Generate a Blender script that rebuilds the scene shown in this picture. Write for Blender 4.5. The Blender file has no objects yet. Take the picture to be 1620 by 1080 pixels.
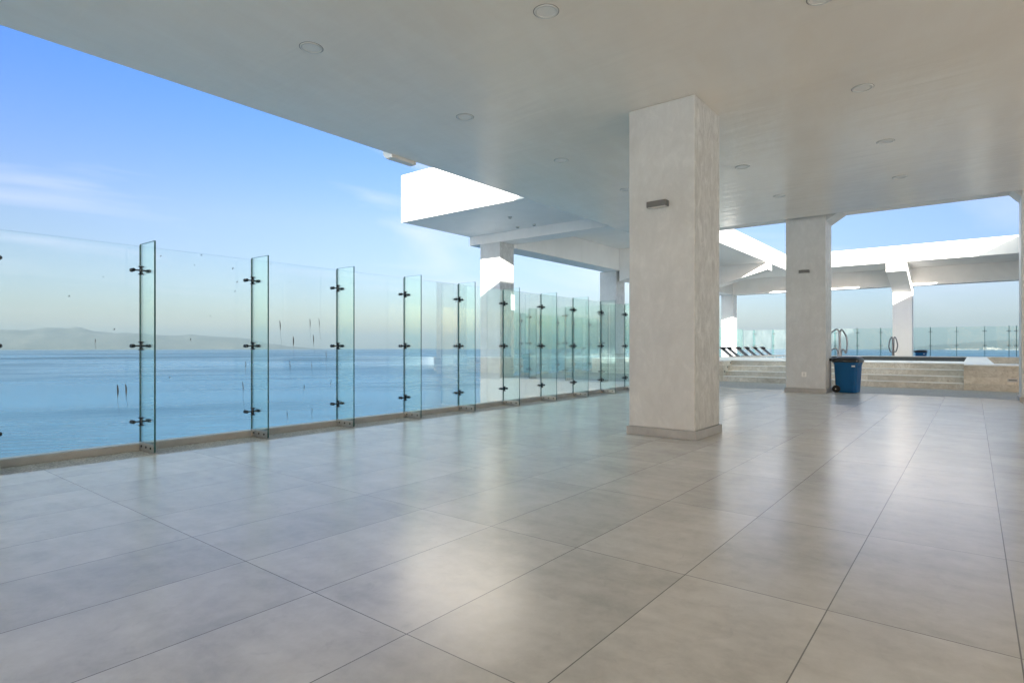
import bpy, bmesh, math, random
from mathutils import Vector, Matrix, noise
random.seed(7)
S = bpy.context.scene
C = S.collection
R = math.radians

# ---------------------------------------------------------------- camera
cd = bpy.data.cameras.new("Camera"); cam = bpy.data.objects.new("Camera", cd); C.objects.link(cam)
cam.location = (0, 0, 1.25); cam.rotation_euler = (R(90), 0, R(38.28))
cd.sensor_width = 36; cd.lens = 925/1620*36; cd.shift_y = 7.5/1620
cd.clip_start = 0.05; cd.clip_end = 120000
S.camera = cam

# ---------------------------------------------------------------- light
SUN = Vector((0.505, -1.0, 0.268)).normalized()
EL = math.asin(SUN.z); ROT = math.atan2(SUN.x, SUN.y)
w = bpy.data.worlds.new("World"); S.world = w; w.use_nodes = True
wn, wl = w.node_tree.nodes, w.node_tree.links
wn.clear()
out = wn.new('ShaderNodeOutputWorld'); bg = wn.new('ShaderNodeBackground')
sky = wn.new('ShaderNodeTexSky'); sky.sky_type = 'NISHITA'; sky.sun_disc = False
sky.sun_elevation = EL; sky.sun_rotation = ROT
sky.altitude = 60; sky.air_density = 1.0; sky.dust_density = 0.6; sky.ozone_density = 3.0
bg.inputs[1].default_value = 0.05
# thin high cloud: streaks of pale cirrus mixed into the sky radiance
tc = wn.new('ShaderNodeTexCoord'); sep = wn.new('ShaderNodeSeparateXYZ')
wl.new(tc.outputs['Generated'], sep.inputs[0])
def wm(op, a, b=None):
    n = wn.new('ShaderNodeMath'); n.operation = op
    for i, v in enumerate((a, b)):
        if v is None: continue
        if isinstance(v, (int, float)): n.inputs[i].default_value = v
        else: wl.new(v, n.inputs[i])
    return n.outputs[0]
zc = wm('ADD', wm('MAXIMUM', sep.outputs[2], 0.0), 0.12)
cx = wm('DIVIDE', sep.outputs[0], zc); cy = wm('DIVIDE', sep.outputs[1], zc)
cmb = wn.new('ShaderNodeCombineXYZ'); wl.new(cx, cmb.inputs[0]); wl.new(cy, cmb.inputs[1])
mp = wn.new('ShaderNodeMapping'); mp.inputs['Rotation'].default_value = (0, 0, R(-14)); mp.inputs['Scale'].default_value = (1.25, 0.55, 1)
mp.inputs['Location'].default_value = (1.1, 1.35, 0)
wl.new(cmb.outputs[0], mp.inputs[0])
n1 = wn.new('ShaderNodeTexNoise'); n1.inputs['Scale'].default_value = 0.75; n1.inputs['Detail'].default_value = 7; n1.inputs['Distortion'].default_value = 0.9
n1.inputs['Roughness'].default_value = 0.5
wl.new(mp.outputs[0], n1.inputs['Vector'])
rp = wn.new('ShaderNodeValToRGB'); rp.color_ramp.elements[0].position = 0.5; rp.color_ramp.elements[1].position = 0.72
wl.new(n1.outputs[0], rp.inputs[0])
cf = wm('MULTIPLY', rp.outputs[0], 0.42)
cf = wm('MULTIPLY', cf, wm('MINIMUM', wm('MULTIPLY', wm('MAXIMUM', sep.outputs[2], 0), 6.0), 1.0))
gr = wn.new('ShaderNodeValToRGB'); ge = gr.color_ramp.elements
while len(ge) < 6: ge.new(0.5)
for i, (p, c) in enumerate([(0.0, (0.64, 0.535, 0.505)), (0.08, (0.68, 0.595, 0.62)), (0.2, (0.79, 0.69, 0.75)), (0.40, (0.43, 0.69, 1.2)), (0.48, (0.8, 0.85, 1.05)), (0.62, (3.4, 2.5, 1.6))]):  # last stop: unseen overhead sky, brightened to light the covered floor
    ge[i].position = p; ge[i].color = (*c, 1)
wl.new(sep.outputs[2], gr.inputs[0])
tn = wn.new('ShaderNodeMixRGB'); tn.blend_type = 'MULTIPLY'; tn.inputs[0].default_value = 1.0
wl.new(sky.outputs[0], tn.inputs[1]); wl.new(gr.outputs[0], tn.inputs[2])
# unseen sky behind the camera, brightened and warmed to light the covered terrace
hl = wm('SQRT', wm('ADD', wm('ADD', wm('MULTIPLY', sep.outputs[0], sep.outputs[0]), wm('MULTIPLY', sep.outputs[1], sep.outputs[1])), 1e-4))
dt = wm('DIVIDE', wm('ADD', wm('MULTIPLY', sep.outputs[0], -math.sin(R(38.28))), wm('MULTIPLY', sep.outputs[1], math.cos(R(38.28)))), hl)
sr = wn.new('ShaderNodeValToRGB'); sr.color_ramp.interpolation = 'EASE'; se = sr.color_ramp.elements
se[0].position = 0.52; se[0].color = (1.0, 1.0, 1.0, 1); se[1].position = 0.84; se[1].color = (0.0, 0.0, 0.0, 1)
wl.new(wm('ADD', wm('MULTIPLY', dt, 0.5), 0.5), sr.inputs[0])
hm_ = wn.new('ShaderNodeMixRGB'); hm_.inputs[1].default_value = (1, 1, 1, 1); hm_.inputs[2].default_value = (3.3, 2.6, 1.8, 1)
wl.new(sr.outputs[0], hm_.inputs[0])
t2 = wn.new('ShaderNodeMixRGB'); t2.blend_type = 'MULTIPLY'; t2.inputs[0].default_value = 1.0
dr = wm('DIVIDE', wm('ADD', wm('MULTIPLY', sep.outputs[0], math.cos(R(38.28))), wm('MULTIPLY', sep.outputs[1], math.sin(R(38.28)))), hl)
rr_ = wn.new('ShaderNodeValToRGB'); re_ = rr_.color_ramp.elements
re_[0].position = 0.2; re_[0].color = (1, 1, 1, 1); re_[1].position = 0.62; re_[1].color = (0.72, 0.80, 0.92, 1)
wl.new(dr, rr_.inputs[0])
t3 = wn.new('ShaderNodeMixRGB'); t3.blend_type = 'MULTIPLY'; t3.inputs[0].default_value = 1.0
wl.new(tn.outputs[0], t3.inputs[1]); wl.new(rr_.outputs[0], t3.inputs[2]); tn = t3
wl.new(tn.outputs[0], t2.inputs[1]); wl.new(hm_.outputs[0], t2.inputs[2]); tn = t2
mx = wn.new('ShaderNodeMixRGB'); mx.inputs[2].default_value = (5.2, 4.9, 5.6, 1)
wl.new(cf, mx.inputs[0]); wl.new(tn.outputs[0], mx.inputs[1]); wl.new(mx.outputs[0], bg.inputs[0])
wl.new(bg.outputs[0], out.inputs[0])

sd = bpy.data.lights.new("Sun", 'SUN'); sd.energy = 5.0; sd.angle = R(0.5); sd.color = (1.0, 0.95, 0.89)
so = bpy.data.objects.new("Sun", sd); C.objects.link(so); so.rotation_euler = SUN.to_track_quat('Z', 'Y').to_euler()
so.location = (20, -40, 30)
S.view_settings.view_transform = 'Standard'; S.view_settings.look = 'None'
S.view_settings.exposure = 2.58; S.view_settings.gamma = 1.0
S.render.engine = 'CYCLES'
S.cycles.max_bounces = 14; S.cycles.diffuse_bounces = 8; S.cycles.glossy_bounces = 6
S.cycles.transparent_max_bounces = 40; S.cycles.transmission_bounces = 8; S.cycles.volume_bounces = 1
S.cycles.sample_clamp_indirect = 8

# ---------------------------------------------------------------- material helpers
def new_mat(name):
    m = bpy.data.materials.new(name); m.use_nodes = True
    nt = m.node_tree; b = nt.nodes['Principled BSDF']
    return m, nt, b
class NT:
    def __init__(s, nt): s.nt = nt
    def n(s, t, **k):
        x = s.nt.nodes.new(t)
        for a, v in k.items(): setattr(x, a, v)
        return x
    def l(s, a, b): s.nt.links.new(a, b)
    def math(s, op, a, b=None, c=None):
        n = s.n('ShaderNodeMath', operation=op)
        for i, v in enumerate((a, b, c)):
            if v is None: continue
            if isinstance(v, (int, float)): n.inputs[i].default_value = v
            else: s.l(v, n.inputs[i])
        return n.outputs[0]
    def coord(s): return s.n('ShaderNodeTexCoord').outputs['Object']
    def mapping(s, v, scale=(1,1,1), rot=(0,0,0), loc=(0,0,0)):
        if any(rot):                                   # turn first, then stretch
            m0 = s.n('ShaderNodeMapping'); m0.inputs['Rotation'].default_value = rot; s.l(v, m0.inputs[0]); v = m0.outputs[0]; rot = (0, 0, 0)
        m = s.n('ShaderNodeMapping'); m.inputs['Scale'].default_value = scale; m.inputs['Rotation'].default_value = rot
        m.inputs['Location'].default_value = loc; s.l(v, m.inputs[0]); return m.outputs[0]
    def noise(s, v, scale, detail=4, rough=0.5, dist=0):
        n = s.n('ShaderNodeTexNoise'); n.inputs['Scale'].default_value = scale; n.inputs['Detail'].default_value = detail
        n.inputs['Roughness'].default_value = rough; n.inputs['Distortion'].default_value = dist
        s.l(v, n.inputs['Vector']); return n.outputs[0]
    def ramp(s, f, stops):
        r = s.n('ShaderNodeValToRGB'); e = r.color_ramp.elements
        while len(e) < len(stops): e.new(0.5)
        for i, (p, c) in enumerate(stops):
            e[i].position = p
            if isinstance(c, (int, float)): c = (c, c, c)
            e[i].color = (*c, 1)
        s.l(f, r.inputs[0]); return r.outputs[0]
    def mix(s, f, a, b, mode='MIX'):
        m = s.n('ShaderNodeMixRGB', blend_type=mode)
        for i, v in enumerate((f, a, b)):
            if isinstance(v, (int, float)): m.inputs[i].default_value = v if i == 0 else (v, v, v, 1)
            elif isinstance(v, tuple): m.inputs[i].default_value = (*v, 1)
            else: s.l(v, m.inputs[i])
        return m.outputs[0]
    def bump(s, h, strength, dist, normal=None):
        b = s.n('ShaderNodeBump'); b.inputs['Strength'].default_value = strength; b.inputs['Distance'].default_value = dist
        s.l(h, b.inputs['Height'])
        if normal is not None: s.l(normal, b.inputs['Normal'])
        return b.outputs[0]
def simple(name, col, rough=0.5, metal=0.0, spec=0.5, var=0.0, vscale=8, bump=0.0, bscale=60, bdist=0.002):
    m, nt, b = new_mat(name); h = NT(nt)
    b.inputs['Roughness'].default_value = rough; b.inputs['Metallic'].default_value = metal
    b.inputs['Specular IOR Level'].default_value = spec
    v = h.coord()
    f = h.noise(v, vscale, 5, 0.6)
    lo = tuple(c*(1-var) for c in col); hi = tuple(min(1, c*(1+var)) for c in col)
    h.l(h.ramp(f, [(0.3, lo), (0.7, hi)]), b.inputs['Base Color'])
    if bump: h.l(h.bump(h.noise(v, bscale, 4), bump, bdist), b.inputs['Normal'])
    return m

def mat_plaster(name, col, rough=0.55, stain=0.12, gloss_bump=False):
    m, nt, b = new_mat(name); h = NT(nt); v = h.coord()
    big = h.noise(v, 0.9, 6, 0.62, 0.8); vert = h.noise(h.mapping(v, (2.2, 2.2, 0.5)), 1.6, 6, 0.65, 0.5)
    fine = h.noise(v, 38, 4, 0.6)
    c = h.ramp(big, [(0.25, tuple(x*(1-stain) for x in col)), (0.6, col), (0.8, tuple(min(1, x*1.05) for x in col))])
    st = h.ramp(vert, [(0.48, 0.0), (0.75, 1.0)])
    c = h.mix(h.math('MULTIPLY', st, stain*1.6), c, tuple(x*0.72 for x in col))
    if gloss_bump:                                     # trowel marks and cement bloom
        md = h.noise(h.mapping(v, (1.6, 1.6, 1.0)), 4.5, 8, 0.72, 0.6)
        c = h.mix(h.ramp(md, [(0.42, 0.20), (0.60, 0.0)]), c, tuple(x*0.70 for x in col))
        c = h.mix(h.ramp(md, [(0.56, 0.0), (0.72, 0.20)]), c, (0.84, 0.83, 0.80))
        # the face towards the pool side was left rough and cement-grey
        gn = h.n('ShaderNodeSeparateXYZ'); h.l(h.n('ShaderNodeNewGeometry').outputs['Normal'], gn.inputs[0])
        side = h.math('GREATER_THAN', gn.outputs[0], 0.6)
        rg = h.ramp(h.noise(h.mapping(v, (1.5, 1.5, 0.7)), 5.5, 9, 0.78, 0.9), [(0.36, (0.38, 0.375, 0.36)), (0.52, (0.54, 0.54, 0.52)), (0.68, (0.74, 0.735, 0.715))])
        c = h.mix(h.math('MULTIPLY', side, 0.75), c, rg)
    h.l(c, b.inputs['Base Color'])
    h.l(h.ramp(big, [(0.3, rough-0.1), (0.7, rough+0.12)]), b.inputs['Roughness'])
    nb = h.bump(fine, 0.16, 0.004)
    nb = h.bump(h.noise(v, 3.2, 3, 0.5), 0.35, 0.02, nb)
    h.l(nb, b.inputs['Normal'])
    return m

def mat_ceiling():
    # painted plaster with a slight sheen, trowelled in long passes
    m, nt, b = new_mat('painted_ceiling'); h = NT(nt); v = h.coord()
    big = h.noise(v, 0.45, 5, 0.6, 0.6)
    tr = h.noise(h.mapping(v, (0.7, 3.2, 1), (0, 0, R(4))), 1.1, 3, 0.5, 0.3)
    tr2 = h.noise(h.mapping(v, (2.6, 0.8, 1), (0, 0, R(-12))), 1.3, 3, 0.5, 0.3)
    c = h.ramp(big, [(0.3, (0.825, 0.765, 0.685)), (0.7, (0.885, 0.83, 0.75))])
    c = h.mix(h.ramp(tr2, [(0.45, 0.0), (0.75, 0.5)]), c, (0.90, 0.865, 0.80))
    h.l(c, b.inputs['Base Color'])
    h.l(h.math('ADD', 0.15, h.math('MULTIPLY', tr, 0.13)), b.inputs['Roughness'])
    b.inputs['Specular IOR Level'].default_value = 0.6
    nb = h.bump(tr, 0.5, 0.018); nb = h.bump(tr2, 0.4, 0.014, nb)
    h.l(nb, b.inputs['Normal'])
    return m

def mat_floor():
    m, nt, b = new_mat('porcelain_floor_tiles'); h = NT(nt); v = h.coord()
    sp = h.n('ShaderNodeSeparateXYZ'); h.l(v, sp.inputs[0])
    px, py = 0.6955, 1.3905
    ux = h.math('DIVIDE', h.math('ADD', sp.outputs[0], 0.545), px)
    uy = h.math('DIVIDE', h.math('SUBTRACT', sp.outputs[1], 1.712), py)
    fx = h.math('FRACT', h.math('ADD', ux, 100)); fy = h.math('FRACT', h.math('ADD', uy, 100))
    ix = h.math('FLOOR', h.math('ADD', ux, 100)); iy = h.math('FLOOR', h.math('ADD', uy, 100))
    dx = h.math('MULTIPLY', h.math('MINIMUM', fx, h.math('SUBTRACT', 1, fx)), px)
    dy = h.math('MULTIPLY', h.math('MINIMUM', fy, h.math('SUBTRACT', 1, fy)), py)
    dm = h.math('MINIMUM', dx, h.math('MULTIPLY', dy, 1.05))
    joint = h.math('LESS_THAN', dm, 0.0029)
    cb = h.n('ShaderNodeCombineXYZ'); h.l(ix, cb.inputs[0]); h.l(iy, cb.inputs[1])
    wnz = h.n('ShaderNodeTexWhiteNoise', noise_dimensions='2D'); h.l(cb.outputs[0], wnz.inputs['Vector'])
    # each tile shows its own piece of the cement pattern
    off = h.n('ShaderNodeVectorMath', operation='MULTIPLY'); h.l(wnz.outputs['Color'], off.inputs[0]); off.inputs[1].default_value = (30, 30, 30)
    ad = h.n('ShaderNodeVectorMath', operation='ADD'); h.l(v, ad.inputs[0]); h.l(off.outputs[0], ad.inputs[1])
    cl = h.noise(ad.outputs[0], 1.5, 7, 0.62, 0.5)
    st = h.noise(h.mapping(ad.outputs[0], (0.7, 4.2, 1)), 1.7, 3, 0.5, 0.15)
    sm = h.noise(ad.outputs[0], 9, 6, 0.7, 0.3)
    f = h.math('ADD', h.math('MULTIPLY', cl, 0.5), h.math('ADD', h.math('MULTIPLY', st, 0.2), h.math('MULTIPLY', sm, 0.3)))
    c = h.ramp(f, [(0.36, (0.485, 0.46, 0.41)), (0.5, (0.615, 0.585, 0.525)), (0.63, (0.71, 0.68, 0.62))])
    tone = h.math('ADD', 0.94, h.math('MULTIPLY', wnz.outputs['Value'], 0.10))
    cv = h.n('ShaderNodeVectorMath', operation='SCALE'); h.l(c, cv.inputs[0]); h.l(tone, cv.inputs['Scale'])
    sc_ = h.noise(h.mapping(v, (1.0, 3.0, 1), (0, 0, R(37))), 2.2, 8, 0.78, 1.5)
    scf = h.ramp(sc_, [(0.62, 0.0), (0.74, 0.35)])
    dk = h.ramp(h.noise(v, 5.0, 8, 0.75, 0.8), [(0.30, 0.30), (0.42, 0.0)])
    cc = h.mix(scf, cv.outputs[0], (0.78, 0.77, 0.74)); cc = h.mix(dk, cc, (0.36, 0.345, 0.32))
    c = h.mix(joint, cc, (0.22, 0.21, 0.195))
    h.l(c, b.inputs['Base Color'])
    rr = h.math('ADD', 0.22, h.math('MULTIPLY', st, 0.05))
    worn = h.noise(v, 0.35, 4, 0.6)
    rr = h.math('ADD', rr, h.math('MULTIPLY', h.math('SUBTRACT', worn, 0.5), 0.03))
    h.l(h.mix(joint, rr, 0.26), b.inputs['Roughness'])
    b.inputs['Specular IOR Level'].default_value = 0.7; b.inputs['Specular Tint'].default_value = (1.0, 0.90, 0.74, 1)
    hgt = h.math('SUBTRACT', h.math('MULTIPLY', st, 0.5), joint)
    nb = h.bump(st, 0.3, 0.0022)
    nb = h.bump(h.math('SUBTRACT', 1.0, joint), 0.5, 0.002, nb)
    h.l(nb, b.inputs['Normal'])
    return m

def mat_pebble():
    m, nt, b = new_mat('washed_pebble'); h = NT(nt); v = h.coord()
    vo = h.n('ShaderNodeTexVoronoi'); vo.inputs['Scale'].default_value = 70; h.l(v, vo.inputs['Vector'])
    big = h.noise(v, 2.0, 5, 0.65)
    c = h.mix(0.5, h.ramp(h.n('ShaderNodeSeparateColor').outputs[0], [(0, 0.3), (1, 0.3)]), 0.3)
    sc = h.n('ShaderNodeSeparateColor'); h.l(vo.outputs['Color'], sc.inputs[0])
    c = h.ramp(sc.outputs[0], [(0.0, (0.20, 0.185, 0.165)), (0.5, (0.37, 0.345, 0.31)), (1.0, (0.60, 0.57, 0.53))])
    c = h.mix(h.ramp(big, [(0.35, 0.0), (0.7, 0.45)]), c, (0.28, 0.265, 0.24))
    h.l(c, b.inputs['Base Color']); b.inputs['Roughness'].default_value = 0.75
    h.l(h.bump(h.math('SUBTRACT', 1.0, vo.outputs['Distance']), 0.6, 0.006), b.inputs['Normal'])
    return m

def mat_stone(name, lo, hi, vein=(0.24, 0.17, 0.11), slab=1.45, rough=0.45):
    m, nt, b = new_mat(name); h = NT(nt); v = h.coord()
    sp = h.n('ShaderNodeSeparateXYZ'); h.l(v, sp.inputs[0])
    ix = h.math('FLOOR', h.math('ADD', h.math('DIVIDE', sp.outputs[0], slab), 50.33)); iz = h.math('FLOOR', h.math('ADD', h.math('DIVIDE', sp.outputs[2], 0.184), 20.0))
    # stagger the slabs row by row
    ixs = h.math('FLOOR', h.math('ADD', h.math('ADD', h.math('DIVIDE', sp.outputs[0], slab), 50.33), h.math('MULTIPLY', h.math('MODULO', iz, 3), 0.13)))
    cb = h.n('ShaderNodeCombineXYZ'); h.l(ixs, cb.inputs[0]); h.l(iz, cb.inputs[1])
    wz = h.n('ShaderNodeTexWhiteNoise', noise_dimensions='2D'); h.l(cb.outputs[0], wz.inputs['Vector'])
    of = h.n('ShaderNodeVectorMath', operation='MULTIPLY'); h.l(wz.outputs['Color'], of.inputs[0]); of.inputs[1].default_value = (9, 9, 9)
    ad = h.n('ShaderNodeVectorMath', operation='ADD'); h.l(v, ad.inputs[0]); h.l(of.outputs[0], ad.inputs[1])
    cl = h.noise(ad.outputs[0], 2.6, 7, 0.65, 0.8)
    c = h.ramp(cl, [(0.3, lo), (0.68, hi)])
    mu = h.noise(ad.outputs[0], 3.5, 7, 0.7, 2.2)
    vn = h.math('LESS_THAN', h.math('ABSOLUTE', h.math('SUBTRACT', mu, 0.5)), 0.012)
    c = h.mix(h.math('MULTIPLY', vn, 0.55), c, vein)
    cv = h.n('ShaderNodeVectorMath', operation='SCALE'); h.l(c, cv.inputs[0]); h.l(h.math('ADD', 0.80, h.math('MULTIPLY', wz.outputs['Value'], 0.36)), cv.inputs['Scale'])
    h.l(cv.outputs[0], b.inputs['Base Color']); b.inputs['Roughness'].default_value = rough
    h.l(h.bump(cl, 0.15, 0.004), b.inputs['Normal'])
    return m

def mat_glass(name, tint, refl=1.0, dirt=0.03):
    m = bpy.data.materials.new(name); m.use_nodes = True; nt = m.node_tree; nt.nodes.clear(); h = NT(nt)
    o = h.n('ShaderNodeOutputMaterial'); t = h.n('ShaderNodeBsdfTransparent'); t.inputs[0].default_value = (*tint, 1)
    g = h.n('ShaderNodeBsdfGlossy'); g.inputs['Roughness'].default_value = 0.0; g.inputs[0].default_value = (0.92, 1, 0.98, 1)
    fr = h.n('ShaderNodeFresnel'); fr.inputs[0].default_value = 1.45
    mx = h.n('ShaderNodeMixShader'); h.l(h.math('MULTIPLY', fr.outputs[0], refl), mx.inputs[0]); h.l(t.outputs[0], mx.inputs[1]); h.l(g.outputs[0], mx.inputs[2])
    # a thin film of salt and dust
    d = h.n('ShaderNodeBsdfDiffuse'); d.inputs[0].default_value = (0.75, 0.8, 0.8, 1)
    dn = h.noise(h.mapping(h.coord(), (3, 3, 0.8)), 1.5, 6, 0.65)
    m2 = h.n('ShaderNodeMixShader'); h.l(h.math('MULTIPLY', h.ramp(dn, [(0.35, 0.25), (0.75, 1.0)]), dirt), m2.inputs[0])
    h.l(mx.outputs[0], m2.inputs[1]); h.l(d.outputs[0], m2.inputs[2]); h.l(m2.outputs[0], o.inputs[0])
    return m

def mat_sea():
    m, nt, b = new_mat('sea_water'); h = NT(nt); v = h.coord()
    cur = h.noise(h.mapping(v, (0.00033, 0.00065, 1), (0, 0, R(-58))), 1.0, 6, 0.6, 2.2)
    cur2 = h.noise(h.mapping(v, (0.002, 0.009, 1), (0, 0, R(-58))), 1.0, 5, 0.6, 0.8)
    f = h.math('ADD', h.math('MULTIPLY', cur, 0.75), h.math('MULTIPLY', cur2, 0.25))
    h.l(h.ramp(f, [(0.36, (0.010, 0.038, 0.066)), (0.62, (0.034, 0.108, 0.182))]), b.inputs['Base Color'])
    h.l(h.ramp(f, [(0.42, 0.5), (0.56, 0.26)]), b.inputs['Roughness'])
    b.inputs['IOR'].default_value = 1.33
    wv = h.noise(h.mapping(v, (0.02, 0.16, 1), (0, 0, R(-58))), 1.0, 3, 0.55, 0.1)
    wv2 = h.noise(h.mapping(v, (0.08, 0.5, 1), (0, 0, R(-58))), 1.0, 3, 0.55, 0.1)
    nb = h.bump(wv, 1.0, 4.0); nb = h.bump(wv2, 1.0, 1.5, nb)
    h.l(nb, b.inputs['Normal'])
    return m

M = {}
M['ceiling'] = mat_ceiling()
M['white'] = mat_plaster('white_plaster', (0.83, 0.815, 0.79), 0.6, 0.08)
M['column'] = mat_plaster('column_plaster', (0.635, 0.65, 0.645), 0.5, 0.16, True)
M['wall'] = mat_plaster('wall_plaster', (0.78, 0.77, 0.74), 0.6, 0.08)
M['floor'] = mat_floor(); M['pebble'] = mat_pebble()
M['base'] = simple('porcelain_skirting', (0.38, 0.378, 0.37), 0.4, var=0.12, vscale=5)
M['kerb'] = simple('pale_concrete', (0.39, 0.395, 0.395), 0.7, var=0.1, vscale=4, bump=0.2)
M['grey_floor'] = simple('grey_paving', (0.36, 0.36, 0.355), 0.55, var=0.14, vscale=1.2, bump=0.1)
M['stone'] = mat_stone('travertine', (0.52, 0.485, 0.425), (0.74, 0.705, 0.645))
M['marble'] = mat_stone('beige_marble', (0.56, 0.50, 0.41), (0.76, 0.71, 0.63), slab=9, rough=0.3)
M['coping'] = simple('pale_coping', (0.78, 0.77, 0.75), 0.45, var=0.06, vscale=3)
M['pool_tile'] = simple('slate_pool_tile', (0.055, 0.07, 0.08), 0.3, var=0.2, vscale=14)
M['pane'] = mat_glass('clear_glass', (0.975, 0.992, 0.988), 0.38, 0.02)
M['pane_far'] = mat_glass('clear_glass_dusty', (0.915, 0.972, 0.955), 0.6, 0.05)
M['fin'] = mat_glass('green_tinted_glass', (0.925, 0.982, 0.976), 0.35, 0.02)
M['edge'] = simple('glass_edge', (0.012, 0.085, 0.082), 0.15, var=0.2)
M['edge_thin'] = simple('glass_edge_pale', (0.03, 0.11, 0.11), 0.2, var=0.2)
M['stain'] = simple('dark_drip', (0.16, 0.17, 0.175), 0.8)
M['clip'] = simple('dark_steel', (0.03, 0.035, 0.04), 0.35, 0.7)
M['steel'] = simple('brushed_steel', (0.50, 0.51, 0.51), 0.35, 0.85, var=0.05)
M['rail'] = simple('polished_steel', (0.17, 0.18, 0.20), 0.3, 1.0)
M['bolt'] = simple('bolt_dark', (0.05, 0.05, 0.05), 0.4, 0.6)
M['lamp'] = simple('grey_lamp_body', (0.17, 0.17, 0.165), 0.5, 0.2)
M['lens'] = simple('opal_diffuser', (0.80, 0.79, 0.76), 0.35)
M['ring'] = simple('light_trim_ring', (0.62, 0.62, 0.60), 0.4)
M['gap'] = simple('shadow_gap', (0.12, 0.12, 0.12), 0.8)
M['bin'] = simple('blue_plastic', (0.002, 0.085, 0.235), 0.5, spec=0.25, var=0.06, vscale=6, bump=0.1, bscale=120)
M['lid'] = simple('black_plastic', (0.012, 0.013, 0.015), 0.35, var=0.1)
M['rubber'] = simple('black_rubber', (0.012, 0.012, 0.013), 0.7)
M['sling'] = simple('charcoal_sling', (0.055, 0.06, 0.068), 0.7, var=0.1, bump=0.3, bscale=300)
M['frame'] = simple('white_frame', (0.75, 0.75, 0.74), 0.4)
M['water'] = simple('pool_water', (0.03, 0.10, 0.12), 0.05)
M['plastic'] = simple('white_plastic', (0.82, 0.81, 0.78), 0.35)
M['sea'] = mat_sea()

# ---------------------------------------------------------------- mesh helpers
class MB:
    def __init__(s): s.bm = bmesh.new(); s.mi = 0
    def _tag(s, fs):
        for f in fs: f.material_index = s.mi
    def box(s, x0, x1, y0, y1, z0, z1):
        vs = [s.bm.verts.new(p) for p in ((x0,y0,z0),(x1,y0,z0),(x1,y1,z0),(x0,y1,z0),(x0,y0,z1),(x1,y0,z1),(x1,y1,z1),(x0,y1,z1))]
        fs = [s.bm.faces.new([vs[i] for i in q]) for q in ((0,3,2,1),(4,5,6,7),(0,1,5,4),(1,2,6,5),(2,3,7,6),(3,0,4,7))]
        s._tag(fs); return fs
    def prism(s, pts, axis, a0, a1):
        # pts in the plane perpendicular to axis ('x': (y,z); 'y': (x,z); 'z': (x,y))
        def P(p, a): return {'x': (a, p[0], p[1]), 'y': (p[0], a, p[1]), 'z': (p[0], p[1], a)}[axis]
        A = [s.bm.verts.new(P(p, a0)) for p in pts]; B = [s.bm.verts.new(P(p, a1)) for p in pts]; n = len(pts)
        fs = [s.bm.faces.new(A), s.bm.faces.new(B[::-1])] + [s.bm.faces.new((A[i], B[i], B[(i+1)%n], A[(i+1)%n])) for i in range(n)]
        s._tag(fs); return fs
    def cyl(s, p, q, r, n=16, r2=None):
        p, q = Vector(p), Vector(q); d = (q-p).normalized(); u = d.orthogonal().normalized(); v = d.cross(u)
        r2 = r if r2 is None else r2
        A = [s.bm.verts.new(p + (u*math.cos(t)+v*math.sin(t))*r) for t in [2*math.pi*i/n for i in range(n)]]
        B = [s.bm.verts.new(q + (u*math.cos(t)+v*math.sin(t))*r2) for t in [2*math.pi*i/n for i in range(n)]]
        fs = [s.bm.faces.new(A[::-1]), s.bm.faces.new(B)] + [s.bm.faces.new((A[i], A[(i+1)%n], B[(i+1)%n], B[i])) for i in range(n)]
        s._tag(fs)
        for f in fs[2:]: f.smooth = True
    def tube(s, pts, r, n=10):
        pts = [Vector(p) for p in pts]; rings = []
        nrm = None
        for i, p in enumerate(pts):
            d = (pts[min(i+1, len(pts)-1)] - pts[max(i-1, 0)]).normalized()
            nrm = d.orthogonal().normalized() if nrm is None else (nrm - d*nrm.dot(d)).normalized()
            b = d.cross(nrm)
            rings.append([s.bm.verts.new(p + (nrm*math.cos(t)+b*math.sin(t))*r) for t in [2*math.pi*k/n for k in range(n)]])
        fs = []
        for a, b in zip(rings, rings[1:]):
            for k in range(n): fs.append(s.bm.faces.new((a[k], a[(k+1)%n], b[(k+1)%n], b[k])))
        for f in fs: f.smooth = True
        fs += [s.bm.faces.new(rings[0][::-1]), s.bm.faces.new(rings[-1])]
        s._tag(fs)
    def loft(s, rings, smooth=True):
        V = [[s.bm.verts.new(p) for p in r] for r in rings]; fs = []
        for a, b in zip(V, V[1:]):
            n = len(a)
            for k in range(n): fs.append(s.bm.faces.new((a[k], a[(k+1)%n], b[(k+1)%n], b[k])))
        for f in fs: f.smooth = smooth
        fs += [s.bm.faces.new(V[0][::-1]), s.bm.faces.new(V[-1])]; s._tag(fs)
    def build(s, name, mats, parent=None, loc=None, bevel=0.0, seg=2, angle=40):
        if not isinstance(mats, (list, tuple)): mats = [mats]
        bmesh.ops.recalc_face_normals(s.bm, faces=s.bm.faces)
        me = bpy.data.meshes.new(name); s.bm.to_mesh(me); s.bm.free()
        for m in mats: me.materials.append(m)
        o = bpy.data.objects.new(name, me); C.objects.link(o)
        if parent: o.parent = parent
        if loc: o.location = loc
        if bevel:
            b = o.modifiers.new('bevel', 'BEVEL'); b.width = bevel; b.segments = seg; b.limit_method = 'ANGLE'; b.angle_limit = R(angle)
        return o
def bx(name, mat, dims, parent=None, bevel=0.0, seg=2):
    m = MB(); m.box(*dims); return m.build(name, mat, parent, bevel=bevel, seg=seg)
def tag(o, label=None, cat=None, group=None, kind=None):
    if label: o['label'] = label
    if cat: o['category'] = cat
    if group: o['group'] = group
    if kind: o['kind'] = kind
    return o
def empty(name, label, cat, loc=(0,0,0), rz=0, group=None):
    o = bpy.data.objects.new(name, None); C.objects.link(o); o.location = loc; o.rotation_euler = (0, 0, rz)
    o.empty_display_size = 0.2
    return tag(o, label, cat, group)
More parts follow.
